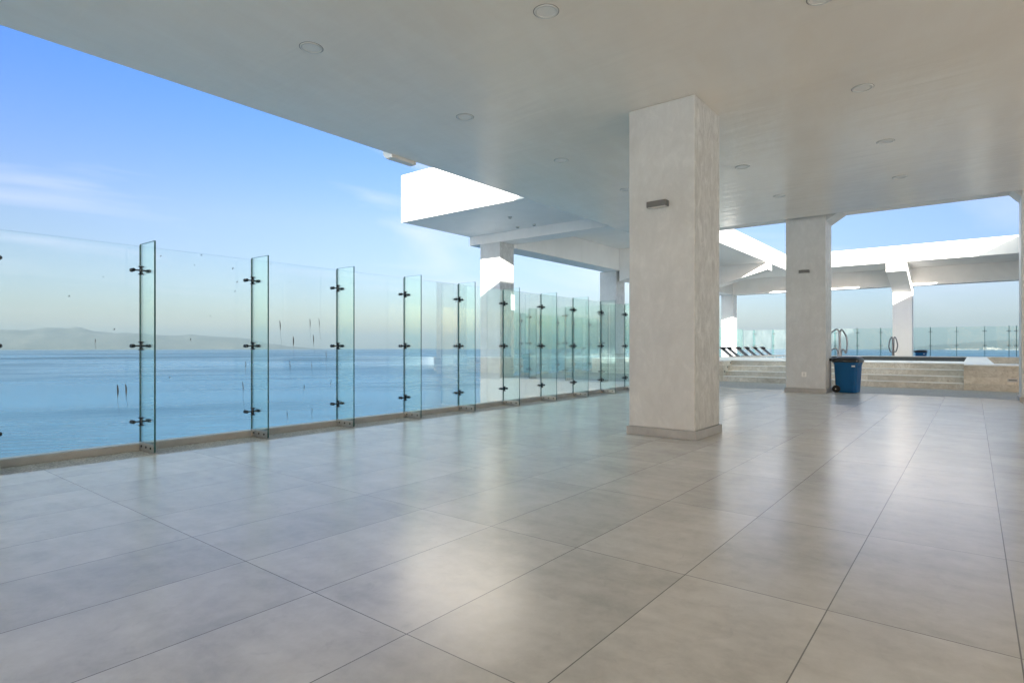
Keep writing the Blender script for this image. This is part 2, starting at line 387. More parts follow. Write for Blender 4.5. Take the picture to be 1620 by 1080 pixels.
def struct(o): o['kind'] = 'structure'; return o
def copy_tree(o, parent=None):
    c = o.copy(); C.objects.link(c)
    if parent: c.parent = parent
    for ch in list(o.children): copy_tree(ch, c)
    return c
def rrect(cx, cy, hx, hy, r, z, n=5):
    pts = []
    for (sx, sy, a0) in ((1,1,0), (-1,1,90), (-1,-1,180), (1,-1,270)):
        for i in range(n):
            a = R(a0 + 90*i/(n-1)); pts.append((cx + sx*(hx-r) + r*math.cos(a), cy + sy*(hy-r) + r*math.sin(a), z))
    return pts

# ================================================================ SETTING
# sea: a cap of the round earth, 60 m below the terrace
SEA = -60.0; RE = 6371000.0
m = MB(); rad = [0, 60, 150, 300, 600, 1000, 1600, 2500, 4000, 6000, 9000, 13000, 18000, 24000, 31000, 40000]; prev = None; NS = 96
cen = m.bm.verts.new((0, 0, SEA))
for r in rad[1:]:
    ring = [m.bm.verts.new((r*math.cos(2*math.pi*k/NS), r*math.sin(2*math.pi*k/NS), SEA - r*r/2/RE)) for k in range(NS)]
    for k in range(NS):
        if prev is None: f = m.bm.faces.new((cen, ring[k], ring[(k+1)%NS]))
        else: f = m.bm.faces.new((prev[k], ring[k], ring[(k+1)%NS], prev[(k+1)%NS]))
        f.smooth = True
    prev = ring
struct(m.build('sea', M['sea']))

# far hills across the bay
def mat_hills():
    m, nt, b = new_mat('forested_hills'); h = NT(nt); v = h.coord()
    f = h.noise(h.mapping(v, (0.001, 0.001, 0.002)), 1.0, 8, 0.7, 0.4)
    h.l(h.ramp(f, [(0.35, (0.015, 0.024, 0.018)), (0.6, (0.05, 0.056, 0.042)), (0.75, (0.14, 0.13, 0.10))]), b.inputs['Base Color'])
    b.inputs['Roughness'].default_value = 0.9; return m
M['hills'] = mat_hills()
CA = R(38.28)
def hills(name, prof, D, width):
    # prof: (azimuth from the view axis in degrees, ridge height in metres)
    m = MB(); rows = []; naz = 220; nr = 22
    a0, a1 = prof[0][0], prof[-1][0]
    def ridge(a):
        for (p, hp), (q, hq) in zip(prof, prof[1:]):
            if p <= a <= q:
                t = (a-p)/(q-p); return hp + (hq-hp)*(t*t*(3-2*t))
        return prof[-1][1]
    for j in range(nr+1):
        t = j/nr; row = []
        for i in range(naz+1):
            a = a0 + (a1-a0)*i/naz
            th = CA - R(a)                      # anticlockwise from +Y
            rr = D + width*(t-0.55)*2
            x, y = -rr*math.sin(th), rr*math.cos(th)
            env = math.sin(math.pi*min(1, max(0, t/1.1)))**0.9 if t < 0.55 else math.cos((t-0.55)/0.45*math.pi/2)
            nz = noise.fractal(Vector((x/1900, y/1900, 3.1)), 1.0, 2.1, 6)
            rd = 1 - abs(noise.noise(Vector((x/2600, y/2600, 9.7))))*1.7
            hgt = ridge(a)
            z = hgt*env*(0.60 + 0.09*rd + 0.16*nz) - rr*rr/2/RE + SEA - 4
            row.append(m.bm.verts.new((x, y, z)))
        rows.append(row)
    for ra, rb in zip(rows, rows[1:]):
        for i in range(naz): f = m.bm.faces.new((ra[i], ra[i+1], rb[i+1], rb[i])); f.smooth = True
    return struct(m.build(name, M['hills']))
L = [(-52, 900), (-46, 860), (-43, 870), (-41.2, 845), (-39.5, 830), (-38.6, 872), (-37.3, 825), (-36.5, 868), (-35.1, 790), (-33.8, 800), (-32.7, 785), (-31.4, 700), (-30, 645), (-28.9, 655), (-27, 590), (-25.4, 590), (-24.1, 540), (-23.4, 430), (-22.4, 300), (-20.5, 130), (-18.5, 40), (-17.5, 0)]
hills('hills', L, 22000, 2600)
Rr = [(31.0, 0), (33.0, 90), (34.8, 150), (37, 260), (38.3, 340), (40, 400), (42, 430), (48, 600), (54, 700)]
hills('hills', Rr, 21000, 2200)
# pale waterfront town on the far shore, right side
m = MB(); rnd = random.Random(3)
for i in range(260):
    a = rnd.uniform(36.5, 41.6) if i > 60 else rnd.gauss(39.3, 0.25)
    th = CA - R(a); rr = 18600 + rnd.uniform(-200, 500); x, y = -rr*math.sin(th), rr*math.cos(th)
    z = SEA - rr*rr/2/RE; s = rnd.uniform(8, 22); hh = rnd.uniform(8, 30)*(1.4 if i < 60 else 0.7)
    m.box(x-s, x+s, y-s, y+s, z-2, z+hh+ (rnd.uniform(0, 35) if i < 60 else 0))
M['town'] = simple('pale_render', (0.24, 0.22, 0.20), 0.7)
town = m.build('distant_town', M['town'])
tag(town, 'pale buildings of a town on the hazy far shore at right', 'town', kind='stuff')

# haze over the bay
hm = bpy.data.materials.new('haze'); hm.use_nodes = True; hm.node_tree.nodes.clear(); h = NT(hm.node_tree)
ho = h.n('ShaderNodeOutputMaterial'); pv = h.n('ShaderNodeVolumePrincipled')
pv.inputs['Color'].default_value = (0.16, 0.21, 0.24, 1); pv.inputs["Density"].default_value = 4.8e-5; pv.inputs['Anisotropy'].default_value = 0.0
h.l(pv.outputs[0], ho.inputs['Volume'])
hz = bx('haze', hm, (-42000, 42000, -42000, 42000, -320, 960)); hz['kind'] = 'stuff'; hz['label'] = 'pale haze over the bay'

# ---- floors
def sheet(name, mat, x0, x1, y0, y1, z0, z1):
    return struct(bx(name, mat, (x0, x1, y0, y1, z0, z1)))
sheet('floor', M['floor'], -7.39, 13.0, -24.0, 18.0, -0.30, 0.0)
m = MB(); m.box(-7.39, 48.0, -60.0, -24.003, -0.30, -0.003); m.box(13.003, 48.0, -24.0, 48.0, -0.30, -0.003)
struct(m.build('terrace', M['coping']))  # unseen open terrace, added to bounce sunlight in under the roof
m = MB(); m.box(-7.90, -7.393, -24.0, 16.28, -0.30, -0.006); m.box(-8.3, 9.0, 18.003, 21.2, -0.30, -0.008); m.box(-8.3, -7.393, 16.283, 18.0, -0.30, -0.007)
struct(m.build('pebble_strip', M['pebble']))
m = MB(); m.box(-8.06, -7.903, -24.0, 16.28, -0.45, 0.075)
struct(m.build('kerb', M['kerb'], bevel=0.008))
sheet('paving', M['grey_floor'], -14.36, -8.303, 17.1, 46.5, -0.3, 0.10)
sheet('pavement', M['grey_floor'], -8.30, 12.0, 36.8, 48.3, -0.3, 0.04)

# building body below the terrace
bb = MB(); bb.box(-8.06, 48, -60.0, 48.3, -58, -0.46); bb.box(-14.36, -8.063, 17.1, 48.3, -58, -0.46)
tag(bb.build('building', M['wall']), 'white tower block carrying the roof terrace', 'building')

# white parapet wall in front of the lower side terrace
t = empty('parapet_wall', 'white parapet wall below the glass, starting under the left canopy pillar', 'wall')
m = MB(); m.box(-14.36, -8.063, 16.3, 17.097, -6.0, 0.055); m.build('wall', M['wall'], t)
m = MB(); m.box(-13.40, -8.063, 16.28, 17.097, 0.056, 0.10); m.build('ledge', M['coping'], t, bevel=0.006)

# ================================================================ ROOFS
t = empty('terrace_roof', 'wide flat white concrete roof over the tiled terrace, glossy painted ceiling', 'roof')
m = MB(); m.box(-7.98, 19.5, -28.0, 16.65, 4.60, 4.95); m.build('ceiling', M['ceiling'], t, bevel=0.006)  # unseen right and rear edges placed to set the bounce light
m = MB(); m.box(-7.975, 19.49, -27.99, 16.645, 4.953, 6.5); m.box(-7.97, 9.0, 16.648, 18.1, 4.80, 6.495); m.build('parapet', M['white'], t)
m = MB(); m.prism([(-8.22, 4.64), (-8.14, 4.55), (-7.985, 4.55), (-7.985, 4.85), (-8.22, 4.85)], 'y', 6.72, 7.30); m.build('bracket', M['wall'], t, bevel=0.01)

def column(label, x0, x1, y0, y1, ztop, gusset=None):
    t = empty('column', label, 'column', ((x0+x1)/2, (y0+y1)/2, 0)); o = t.location
    m = MB(); m.box(x0-o.x, x1-o.x, y0-o.y, y1-o.y, 0.118, ztop); m.build('shaft', M['column'], t, bevel=0.012, seg=2)
    m = MB(); e = 0.028; m.box(x0-o.x-e, x1-o.x+e, y0-o.y-e, y1-o.y+e, 0.002, 0.118); m.build('baseboard', M['base'], t, bevel=0.003)
    if gusset:
        m = MB(); m.prism([(p[0]-o.x, p[1]) for p in gusset], 'y', y0-o.y+0.01, y1-o.y-0.01); m.build('gusset', M['column'], t)
    return t
column('massive white square column standing in the middle of the tiled floor', -3.867, -2.907, 7.60, 8.57, 4.597)
column('white square column beside the blue wheeled bin', -4.056, -3.075, 17.30, 18.12, 4.797, [(-3.072, 4.56), (-2.72, 4.797), (-3.072, 4.797)])
column('white column of the covered terrace standing behind the camera', -3.867, -2.907, -9.0, -8.04, 4.597)
column('white column cut off by the right edge of the picture', 0.838, 1.82, 17.30, 18.12, 4.797, [(0.835, 4.60), (0.66, 4.797), (0.835, 4.797)])

# canopy round the pool
t = empty('pool_canopy', 'U-shaped white concrete canopy on square pillars around the pool', 'canopy', (-11, 16, 0))
def ap(name, mat, m, parent=None, **k):
    o = m.build(name, mat, parent or t, **k)
    if parent is None: o.matrix_parent_inverse = Matrix.Translation((11, -16, 0))
    return o
m = MB(); m.box(-14.9, -7.985, 12.95, 16.30, 5.35, 6.9); ap('balcony_slab', M['white'], m, bevel=0.008)
m = MB()
m.box(-14.9, -8.93, 16.303, 38.5, 5.89, 6.80)
m.box(-14.9, 1.756, 38.503, 46.0, 5.89, 6.78); m.box(1.759, 9.0, 18.2, 46.0, 5.89, 6.75)
ap('roof_slab', M['white'], m, bevel=0.006)
m = MB(); m.box(-14.9, -7.985, 16.303, 17.1, 5.02, 5.888)                  # front beam
ap('beam', M['white'], m, bevel=0.006)
m = MB(); m.box(-14.2, -13.3, 17.103, 41.99, 4.87, 5.887); ap('beam', M['white'], m, bevel=0.006)
m = MB(); m.box(-14.2, 9.0, 42.0, 42.8, 4.86, 5.887); ap('beam', M['white'], m, bevel=0.006)
for y0 in (25.14, 34.15):
    m = MB(); m.prism([(-13.297, 4.35), (-8.945, 5.51), (-8.945, 5.886), (-13.297, 5.886)], 'y', y0, y0+0.9); ap('cantilever_beam', M['white'], m, bevel=0.006)
m = MB(); m.prism([(38.52, 5.39), (38.52, 5.886), (41.997, 5.886), (41.997, 4.45)], 'x', -3.83, -2.87); ap('cantilever_beam', M['white'], m, bevel=0.006)
m = MB(); m.prism([(42.803, 5.886), (45.9, 5.886), (42.803, 4.45)], 'x', -3.80, -2.90); ap('cantilever_beam', M['white'], m)
for (x0, x1, y0, y1, zt, zb) in ((-14.357, -13.416, 16.297, 17.11, 5.018, 0.056), (-14.36, -13.461, 25.14, 26.0, 4.868, 0.1), (-14.36, -13.461, 34.15, 35.05, 4.868, 0.1),
                             (-14.127, -13.286, 42.003, 42.79, 4.858, 0.1), (-3.84, -2.86, 42.003, 42.86, 4.858, 0.04)):
    m = MB(); m.box(x0, x1, y0, y1, zb+0.001, zt); ap('pillar', M['column'] if y0 < 26.5 else M['white'], m, bevel=0.01)

tag(bx('wall', M['white'], (6.0, 6.3, 28.0, 46.0, 0.001, 5.885)), 'unseen white wall added right of the pool terrace to block the sun', 'wall')  # out of view, added to keep a sun patch off the pool's right side
# ================================================================ GLASS FENCES
FH = 2.46
def make_fin(name='glass_fin'):
    # local frame: the pane plane is x=0, the fin stands on the +x side, fence runs along y
    m = MB(); m.mi = 0
    fs = m.box(0.012, 0.445, -0.0095, 0.0095, 0.012, FH+0.02)
    for f in fs: f.material_index = 0 if abs(f.normal.y) > 0.9 or abs(sum(v.co.y for v in f.verts)/4) > 0.005 else 1
    fin = m.build(name, [M['fin'], M['edge']])
    b = MB()
    b.prism([(-0.0175, 0.003), (0.0175, 0.003), (0.0175, 0.098), (0.0098, 0.098), (0.0098, 0.0115), (-0.0098, 0.0115), (-0.0098, 0.098), (-0.0175, 0.098)], 'x', 0.03, 0.435)
    b.build('base_bracket', [M['steel']], fin, bevel=0.0015)
    for k in range(3):
        q = MB(); q.cyl((0.10+0.135*k, -0.025, 0.054), (0.10+0.135*k, 0.025, 0.054), 0.014, 10); q.build('bolt', [M['bolt']], fin)
    for z in (0.342, 1.254, 2.165):
        c = MB()
        c.cyl((0.035, 0, z-0.042), (0.035, 0, z+0.042), 0.017, 12)
        for e in (-1, 1): c.cyl((0.035, 0, z+e*0.046-0.006), (0.035, 0, z+e*0.046+0.006), 0.030, 14)
        c.cyl((0.035, -0.08, z), (0.035, 0.08, z), 0.009, 10)
        for e in (-1, 1):
            c.cyl((0.010, e*0.085, z), (0.045, e*0.085, z), 0.022, 14)
            c.cyl((0.045, e*0.085, z), (0.056, e*0.085, z), 0.022, 14, 0.010)
            c.cyl((-0.018, e*0.085, z), (-0.010, e*0.085, z), 0.024, 14)
        c.build('spider_clip', [M['clip']], fin)
    return fin
stains = [(2.546,0.798,0.439,.016),(2.638,0.8,0.498,.015),(4.062,0.764,0.308,.010),(4.162,0.918,0.591,.010),(4.614,1.624,1.264,.013),(4.811,1.396,1.038,.017),(4.77,1.039,0.693,.010),(5.091,1.669,1.351,.011),(5.261,1.685,1.353,.008),(5.161,1.429,1.129,.013),(5.373,1.176,0.83,.009),(4.978,0.673,0.482,.010),(5.129,1.023,0.742,.007),(2.312,1.334,1.217,.006),(4.719,0.294,0.089,.008),(5.118,0.308,0.047+.06,.008),(5.442,0.728,0.53,.009),(4.085,1.05,0.78,.008),(3.361,1.352,1.303,.010)]
specks = [(3.487,2.44,.010),(3.104,0.86,.012),(2.063,1.81,.010),(2.389,2.054,.007),(4.452,2.436,.008),(3.0,2.37,.010),(3.4,2.30,.008),(3.9,2.31,.013),(3.96,2.13,.012),(3.93,2.0,.010),(3.12,2.25,.006),(3.6,1.65,.008),(4.75,2.2,.008),(5.0,1.95,.007),(5.26,2.1,.008),(3.2,1.9,.006),(4.9,2.35,.006),(2.5,1.45,.011)]
def pane_mesh(y0, y1, z0, z1, pm, origin, marks=False):
    m = MB(); th = 0.006
    fs = m.box(-th, th, y0, y1, z0, z1)
    for f in fs:
        c = f.calc_center_median(); f.material_index = 0 if abs(abs(c.x)-th) < 1e-4 else 1
    if marks:
        m.mi = 2; oy = origin
        for (y, za, zb, wd) in stains:
            if not (y0+oy < y < y1+oy): continue
            yy = y-oy; n = 9; top = za; ln = za-zb; blob = min(0.09, ln*0.3)
            lean = random.uniform(-.03, .01)
            xs = th+0.001
            P = []; Q = []
            for k in range(n+1):
                s = k/n; z = top - ln*s
                wv = wd*0.62*math.sin(min(1, s*ln/blob*0.5+0.12)*math.pi) if s*ln < blob*1.7 else 0.0
                wv = max(wv, 0.0017*(1-0.4*s)); cy = yy + lean*(1-s)*1.0 + 0.004*math.sin(s*9)
                P.append(m.bm.verts.new((xs, cy-wv, z))); Q.append(m.bm.verts.new((xs, cy+wv, z)))
            for k in range(n): m._tag([m.bm.faces.new((P[k], Q[k], Q[k+1], P[k+1]))])
        for (y, z, r) in specks:
            if y0+oy < y < y1+oy: m._tag([m.bm.faces.new([m.bm.verts.new((th+0.001, y-oy + r*math.cos(a)*0.6 + r*0.5*math.sin(a), z + r*math.sin(a))) for a in [k*math.pi/4 for k in range(8)]])])
    return m.build('glass_pane', [pm, M['edge_thin'], M['stain']])
def fence(label, origin, rz, positions, ends, z, pm, marks=False, flip=1):
    """origin: world point; local y runs along the fence; fins at local positions; ends = (start, stop)"""
    root = empty('glass_fence', label, 'glass fence', (origin[0], origin[1], z), rz)
    cuts = [ends[0]] + positions + [ends[1]]
    for a, b in zip(cuts, cuts[1:]):
        if b - a < 0.08: continue
        p = pane_mesh(a+0.006, b-0.006, 0.076, FH, pm, origin[1], marks); p.parent = root
    return root
fin0 = make_fin(); used = [False]
def add_fins(root, pos, flip=False):
    for y in pos:
        if not used[0]: f = fin0; f.parent = root; used[0] = True
        else: f = copy_tree(fin0); f.parent = root
        f.location = (0, y, 0)
        if flip: f.rotation_euler = (0, 0, math.pi)
# main windscreen along the left edge
pos = [2.772 + 1.395*k for k in range(-5, 10)]
g = fence('tall clear glass fence along the tiled floor, held by vertical glass fins', (-7.935, 0, 0), 0, pos, (-5.5, 16.27), 0.0, M['pane'], True)
add_fins(g, pos)
# glass on the parapet wall, at right angles to it (local y -> world -x ... )
g = fence('glass fence on top of the white parapet wall, seen through the nearest one', (-8.10, 16.42, 0), math.pi/2, [1.22, 2.6, 4.1], (0.02, 5.28), 0.10, M['pane_far'])
add_fins(g, [1.22, 2.6, 4.1])
# side terrace glass over the sea
sp = [1.55 + 1.335*k for k in range(5)]
g = fence('glass fence over the sea between the two left canopy pillars', (-14.28, 17.12, 0), 0, sp, (0.02, 8.0), 0.10, M['pane_far'])
add_fins(g, sp)
sp = [0.9 + 1.4*k for k in range(5)]
g = fence('glass fence over the sea between the second and third left canopy pillars', (-14.28, 26.02, 0), 0, sp, (0.0, 8.1), 0.10, M['pane_far']); add_fins(g, sp)
sp = [0.9 + 1.4*k for k in range(8)]
g = fence('glass fence over the sea past the last left canopy pillar', (-14.28, 35.07, 0), 0, sp, (0.0, 12.5), 0.10, M['pane_far']); add_fins(g, sp)
# far fence beyond the pool: fins face the camera; local y -> world +x
fx = [-13.41, -12.02, -10.62, -9.22, -7.82, -6.43, -5.03, -3.63, -2.236, -0.852, 0.56, 1.73, 2.08, 3.48]
g = fence('glass fence across the far end beyond the pool, backed by sea and hills', (0, 47.7, 0), -math.pi/2, fx, (-14.28, 4.6), 0.04, M['pane_far'])
add_fins(g, fx)

# ================================================================ CEILING LIGHTS
def make_light():
    r = bpy.data.objects.new('ceiling_light', None); C.objects.link(r); r.empty_display_size = .1
    m = MB(); n = 40
    def ring(rad, z): return [(rad*math.cos(2*math.pi*k/n), rad*math.sin(2*math.pi*k/n), z) for k in range(n)]
    V = [[m.bm.verts.new(p) for p in ring(a, z)] for a, z in ((0.100, -0.001), (0.102, -0.010), (0.117, -0.010), (0.124, -0.0015))]
    for a, b in zip(V, V[1:]):
        for k in range(n): f = m.bm.faces.new((a[k], a[(k+1)%n], b[(k+1)%n], b[k])); f.smooth = True
    m.build('trim_ring', M['ring'], r)
    m = MB(); m.cyl((0,0,-0.0005), (0,0,-0.004), 0.0985, n); m.build('diffuser', M['lens'], r)
    m = MB(); m.cyl((0,0,-0.0002), (0,0,-0.0012), 0.1305, n); m.build('shadow_gap', M['gap'], r)  # solid dark disc, its colour stands in for shade round the ring
    return r
l0 = make_light(); first = True
LT = [(-5.84, 3.76, 'round recessed ceiling light closest to the glass fence and the camera'),
      (-5.84, 6.29, 'second round ceiling light in the row beside the glass fence'),
      (-5.84, 8.83, 'third round ceiling light in the row beside the glass fence, left of the big column'),
      (-5.84, 11.34, 'fourth round ceiling light beside the glass fence, half hidden by the big column'),
      (-3.36, 4.81, 'round ceiling light at the top edge of the picture, in front of the big column'),
      (-3.39, 11.25, 'round ceiling light just behind the big column, to its right'),
      (-3.40, 13.94, 'small distant ceiling light between the big column and the column with the bin'),
      (-1.15, 6.26, 'ceiling light cut off by the top edge of the picture at right'),
      (-1.13, 8.78, 'round ceiling light in the right row, largest one seen whole there'),
      (-1.13, 11.31, 'second whole ceiling light in the right row, above the far column'),
      (-1.14, 13.85, 'farthest ceiling light of the right row, nearest the pool')]
for x, y, lab in LT:
    o = l0 if first else copy_tree(l0); first = False
    o.location = (x, y, 4.60); tag(o, lab, 'ceiling light', 'round lights recessed in the terrace ceiling')
# three small spots in the soffit of the left canopy
for i, (x, y, lab) in enumerate([(-11.54, 14.52, 'dark little spotlight alone in the soffit of the left canopy'), (-12.28, 15.87, 'left one of the two small spotlights near the canopy beam'), (-11.62, 15.93, 'right one of the two small spotlights near the canopy beam')]):
    o = empty('soffit_spotlight', lab, 'spotlight', (x, y, 5.35), group='small spotlights under the left canopy')
    m = MB(); m.cyl((0,0,-0.002), (0,0,-0.045), 0.065, 20); m.build('housing', M['ring'], o)
    m = MB(); m.cyl((0,0,-0.0455), (0,0,-0.050), 0.045, 20); m.build('lens', M['gap'], o)

# wall lamps
def wall_lamp(x0, x1, yw, z, lab):
    o = empty('wall_lamp', lab, 'wall lamp', ((x0+x1)/2, yw, z), group='grey wall lamps on the columns'); hw = (x1-x0)/2
    m = MB(); m.box(-hw, hw, -0.115, -0.012, -0.042, 0.038); m.build('body', M['lamp'], o, bevel=0.004)
    m = MB(); m.box(-hw+0.02, hw-0.02, -0.0115, -0.001, -0.035, 0.03); m.build('back_plate', M['clip'], o)
    m = MB(); m.box(-hw+0.015, hw-0.015, -0.105, -0.022, -0.0455, -0.0425); m.build('lens', M['lens'], o)
wall_lamp(-3.545, -3.262, 7.60, 3.20, 'grey box wall lamp high on the massive near column')
wall_lamp(-3.705, -3.455, 17.30, 3.258, 'grey box wall lamp on the far column beside the bin')
o = empty('power_outlet', 'white power outlet low on the far column', 'power outlet', (-3.595, 17.30, 0.489))
m = MB(); m.box(-0.06, 0.06, -0.009, -0.001, -0.065, 0.065); m.build('cover_plate', M['plastic'], o, bevel=0.003)
m = MB(); m.box(-0.02, 0.02, -0.0135, -0.0092, -0.042, 0.042); m.build('socket', M['ring'], o, bevel=0.002)

# ================================================================ POOL TERRACE
t = empty('stone_steps', 'four wide travertine steps leading up to the pool', 'steps', (-3.6, 21.2, 0))
for i in range(4):
    y0 = 21.2 + 0.3*i; z1 = 0.184*(i+1)
    m = MB(); m.box(-7.06+3.6, -0.216+3.6, y0-21.2+0.012, (21.2+1.2 if i < 3 else 22.4)-21.2, (0.184*i if i else -0.009)+0.0005, z1-0.026); m.build('riser', M['stone'], t)
    m = MB(); m.box(-7.06+3.6, -0.216+3.6, y0-21.2-0.006, min(y0+0.3-21.2+0.011, 1.2), z1-0.0255, z1); m.build('tread', M['coping'], t, bevel=0.004)
t = empty('retaining_wall', 'stone cheek wall at the left end of the pool steps', 'wall')
m = MB(); m.box(-8.6, -7.063, 21.203, 22.397, -0.01, 0.70); m.build('wall', M['marble'], t)
m = MB(); m.box(-8.6, -7.063, 21.19, 22.397, 0.7005, 0.736); m.build('coping', M['coping'], t, bevel=0.004)
for i in range(3):
    m = MB(); y = 21.35 + 0.32*i; z = 0.34 + 0.15*i; m.cyl((-7.062, y, z), (-7.048, y, z), 0.035, 14); m.build('step_light', M['lamp'], t)
# deck behind the steps
m = MB(); m.box(-13.2, -0.253, 22.403, 25.0, -0.01, 0.735); m.box(-13.2, -6.2, 25.003, 27.8, -0.01, 0.734)
struct(m.build('pool_deck', M['coping'], bevel=0.004))
struct(bx('sun_deck', M['grey_floor'], (-13.2, -6.203, 27.803, 37.0, 0.101, 0.40)))
# pool
t = empty('swimming_pool', 'raised dark-tiled pool with pale rim behind the steps', 'swimming pool', (-3, 30, 0))
def pp(name, mat, dims, **k):
    m = MB(); m.box(dims[0]+3, dims[1]+3, dims[2]-30, dims[3]-30, dims[4], dims[5]); return m.build(name, mat, t, **k)
pp('wall', M['pool_tile'], (-6.2, -5.9, 27.803, 36.0, -0.01, 0.715)); pp('wall', M['pool_tile'], (-6.2, -0.253, 36.003, 36.4, -0.01, 0.70))
pp('rim', M['coping'], (-6.2, -5.9, 27.803, 36.0, 0.716, 0.735), bevel=0.003); pp('rim', M['steel'], (-6.2, 3.0, 35.97, 36.42, 0.701, 0.74), bevel=0.003)
pp('basin', M['pool_tile'], (-5.897, -0.253, 25.003, 36.0, -0.02, -0.012))
pp('water', M['water'], (-5.897, -0.256, 25.003, 35.997, 0.40, 0.48))
# stone block with the hot tub
t = empty('stone_planter_wall', 'beige marble block at the right end of the steps, with pale top', 'wall', (1, 21.2, 0))
def qq(name, mat, dims, **k):
    m = MB(); m.box(dims[0]-1, dims[1]-1, dims[2]-21.2, dims[3]-21.2, dims[4], dims[5]); return m.build(name, mat, t, **k)
qq('front_wall', M['marble'], (-0.213, 6.0, 21.2, 22.6, -0.01, 0.690)); qq('side_wall', M['marble'], (-0.25, 0.49, 22.603, 35.96, -0.01, 0.690))
qq('coping', M['coping'], (-0.216, 6.0, 21.19, 22.6, 0.6905, 0.728), bevel=0.004); qq('coping', M['coping'], (-0.25, 0.49, 22.602, 35.96, 0.6905, 0.7275), bevel=0.004)
qq('back_wall', M['marble'], (0.493, 6.0, 35.96, 36.40, -0.01, 0.735)); qq('basin', M['pool_tile'], (0.493, 6.0, 22.603, 35.957, -0.02, 0.25))
o = empty('step_light', 'slim recessed step light in the beige marble block', 'step light', (0.85, 21.2, 0.308))
m = MB(); m.box(-0.11, 0.11, -0.008, -0.001, -0.042, 0.042); m.build('frame', M['steel'], o, bevel=0.002)
m = MB(); m.box(-0.085, 0.085, -0.0105, -0.0085, -0.012, 0.02); m.build('lens', M['lamp'], o)

# handrails
def smooth_path(pts, n=8):
    P = [Vector(p) for p in pts]; out = []
    for i in range(len(P)-1):
        p0, p1, p2, p3 = P[max(i-1,0)], P[i], P[i+1], P[min(i+2, len(P)-1)]
        for k in range(n):
            s = k/n; out.append(0.5*((2*p1)+(-p0+p2)*s+(2*p0-5*p1+4*p2-p3)*s*s+(-p0+3*p1-3*p2+p3)*s**3))
    out.append(P[-1]); return out
def rail(name, label, base, paths, r, group=None):
    o = empty(name, label, 'handrail', base, group=group)
    for i, p in enumerate(paths):
        m = MB(); m.tube([(x-base[0], y-base[1], z-base[2]) for x, y, z in smooth_path(p)], r, 12); m.build('tube', M['rail'], o)
    m = MB()
    for p in paths[:1]:
        x, y, z = p[-1]; m.cyl((x-base[0], y-base[1], 0.001), (x-base[0], y-base[1], 0.02), r*2.0, 16)
    m.build('floor_flange', M['steel'], o)
Y = 24.6; s = 24.6/27.5
def q(x, z, y=Y): return (x*s, y, 1.25+(z-1.25)*s)
zd = 0.735
rail('pool_handrail', 'left curved steel handrail beside the column, arching to the left', (-3.92, Y, zd),
     [[q(-4.95, 1.42), q(-4.80, 1.69), q(-4.60, 1.88), q(-4.47, 1.955), q(-4.395, 1.87), q(-4.375, 1.65), q(-4.372, 1.2), (-4.372*s, Y, zd)],
      [q(-4.85, 0.95), q(-4.65, 1.10), q(-4.50, 1.17), q(-4.44, 1.05), q(-4.43, 0.9), (-4.43*s, Y, zd)]], 0.029, 'pair of pool handrails')
rail('pool_handrail', 'right curved steel handrail above the blue bin, arching to the right', (-3.83, Y, zd),
     [[q(-4.125, 0.95), q(-4.09, 1.25), q(-4.088, 1.42), q(-4.11, 1.60), q(-4.18, 1.78), q(-4.275, 1.93), q(-4.325, 1.90), q(-4.345, 1.7), q(-4.346, 1.2), (-4.346*s, Y, zd)],
      [q(-4.13, 0.95), q(-4.20, 1.08), q(-4.255, 1.12), q(-4.30, 1.0), q(-4.305, 0.85), (-4.305*s, Y, zd)]], 0.029, 'pair of pool handrails')
Y2 = 36.2
def loop(cx, sgn): return [[(cx+sgn*0.02, Y2, 0.95), (cx+sgn*0.10, Y2, 1.0), (cx+sgn*0.16, Y2, 1.3), (cx+sgn*0.10, Y2, 1.62), (cx+sgn*0.03, Y2, 1.73), (cx, Y2, 1.6), (cx, Y2, 1.2), (cx, Y2, 0.741)]]
rail('pool_handrail', 'left loop of the small dark handrail on the far pool rim', (-3.33, Y2, 0.741), loop(-3.31, -1), 0.03, 'pair of far pool handrails')
rail('pool_handrail', 'right loop of the small dark handrail on the far pool rim', (-3.24, Y2, 0.741), loop(-3.25, 1), 0.03, 'pair of far pool handrails')

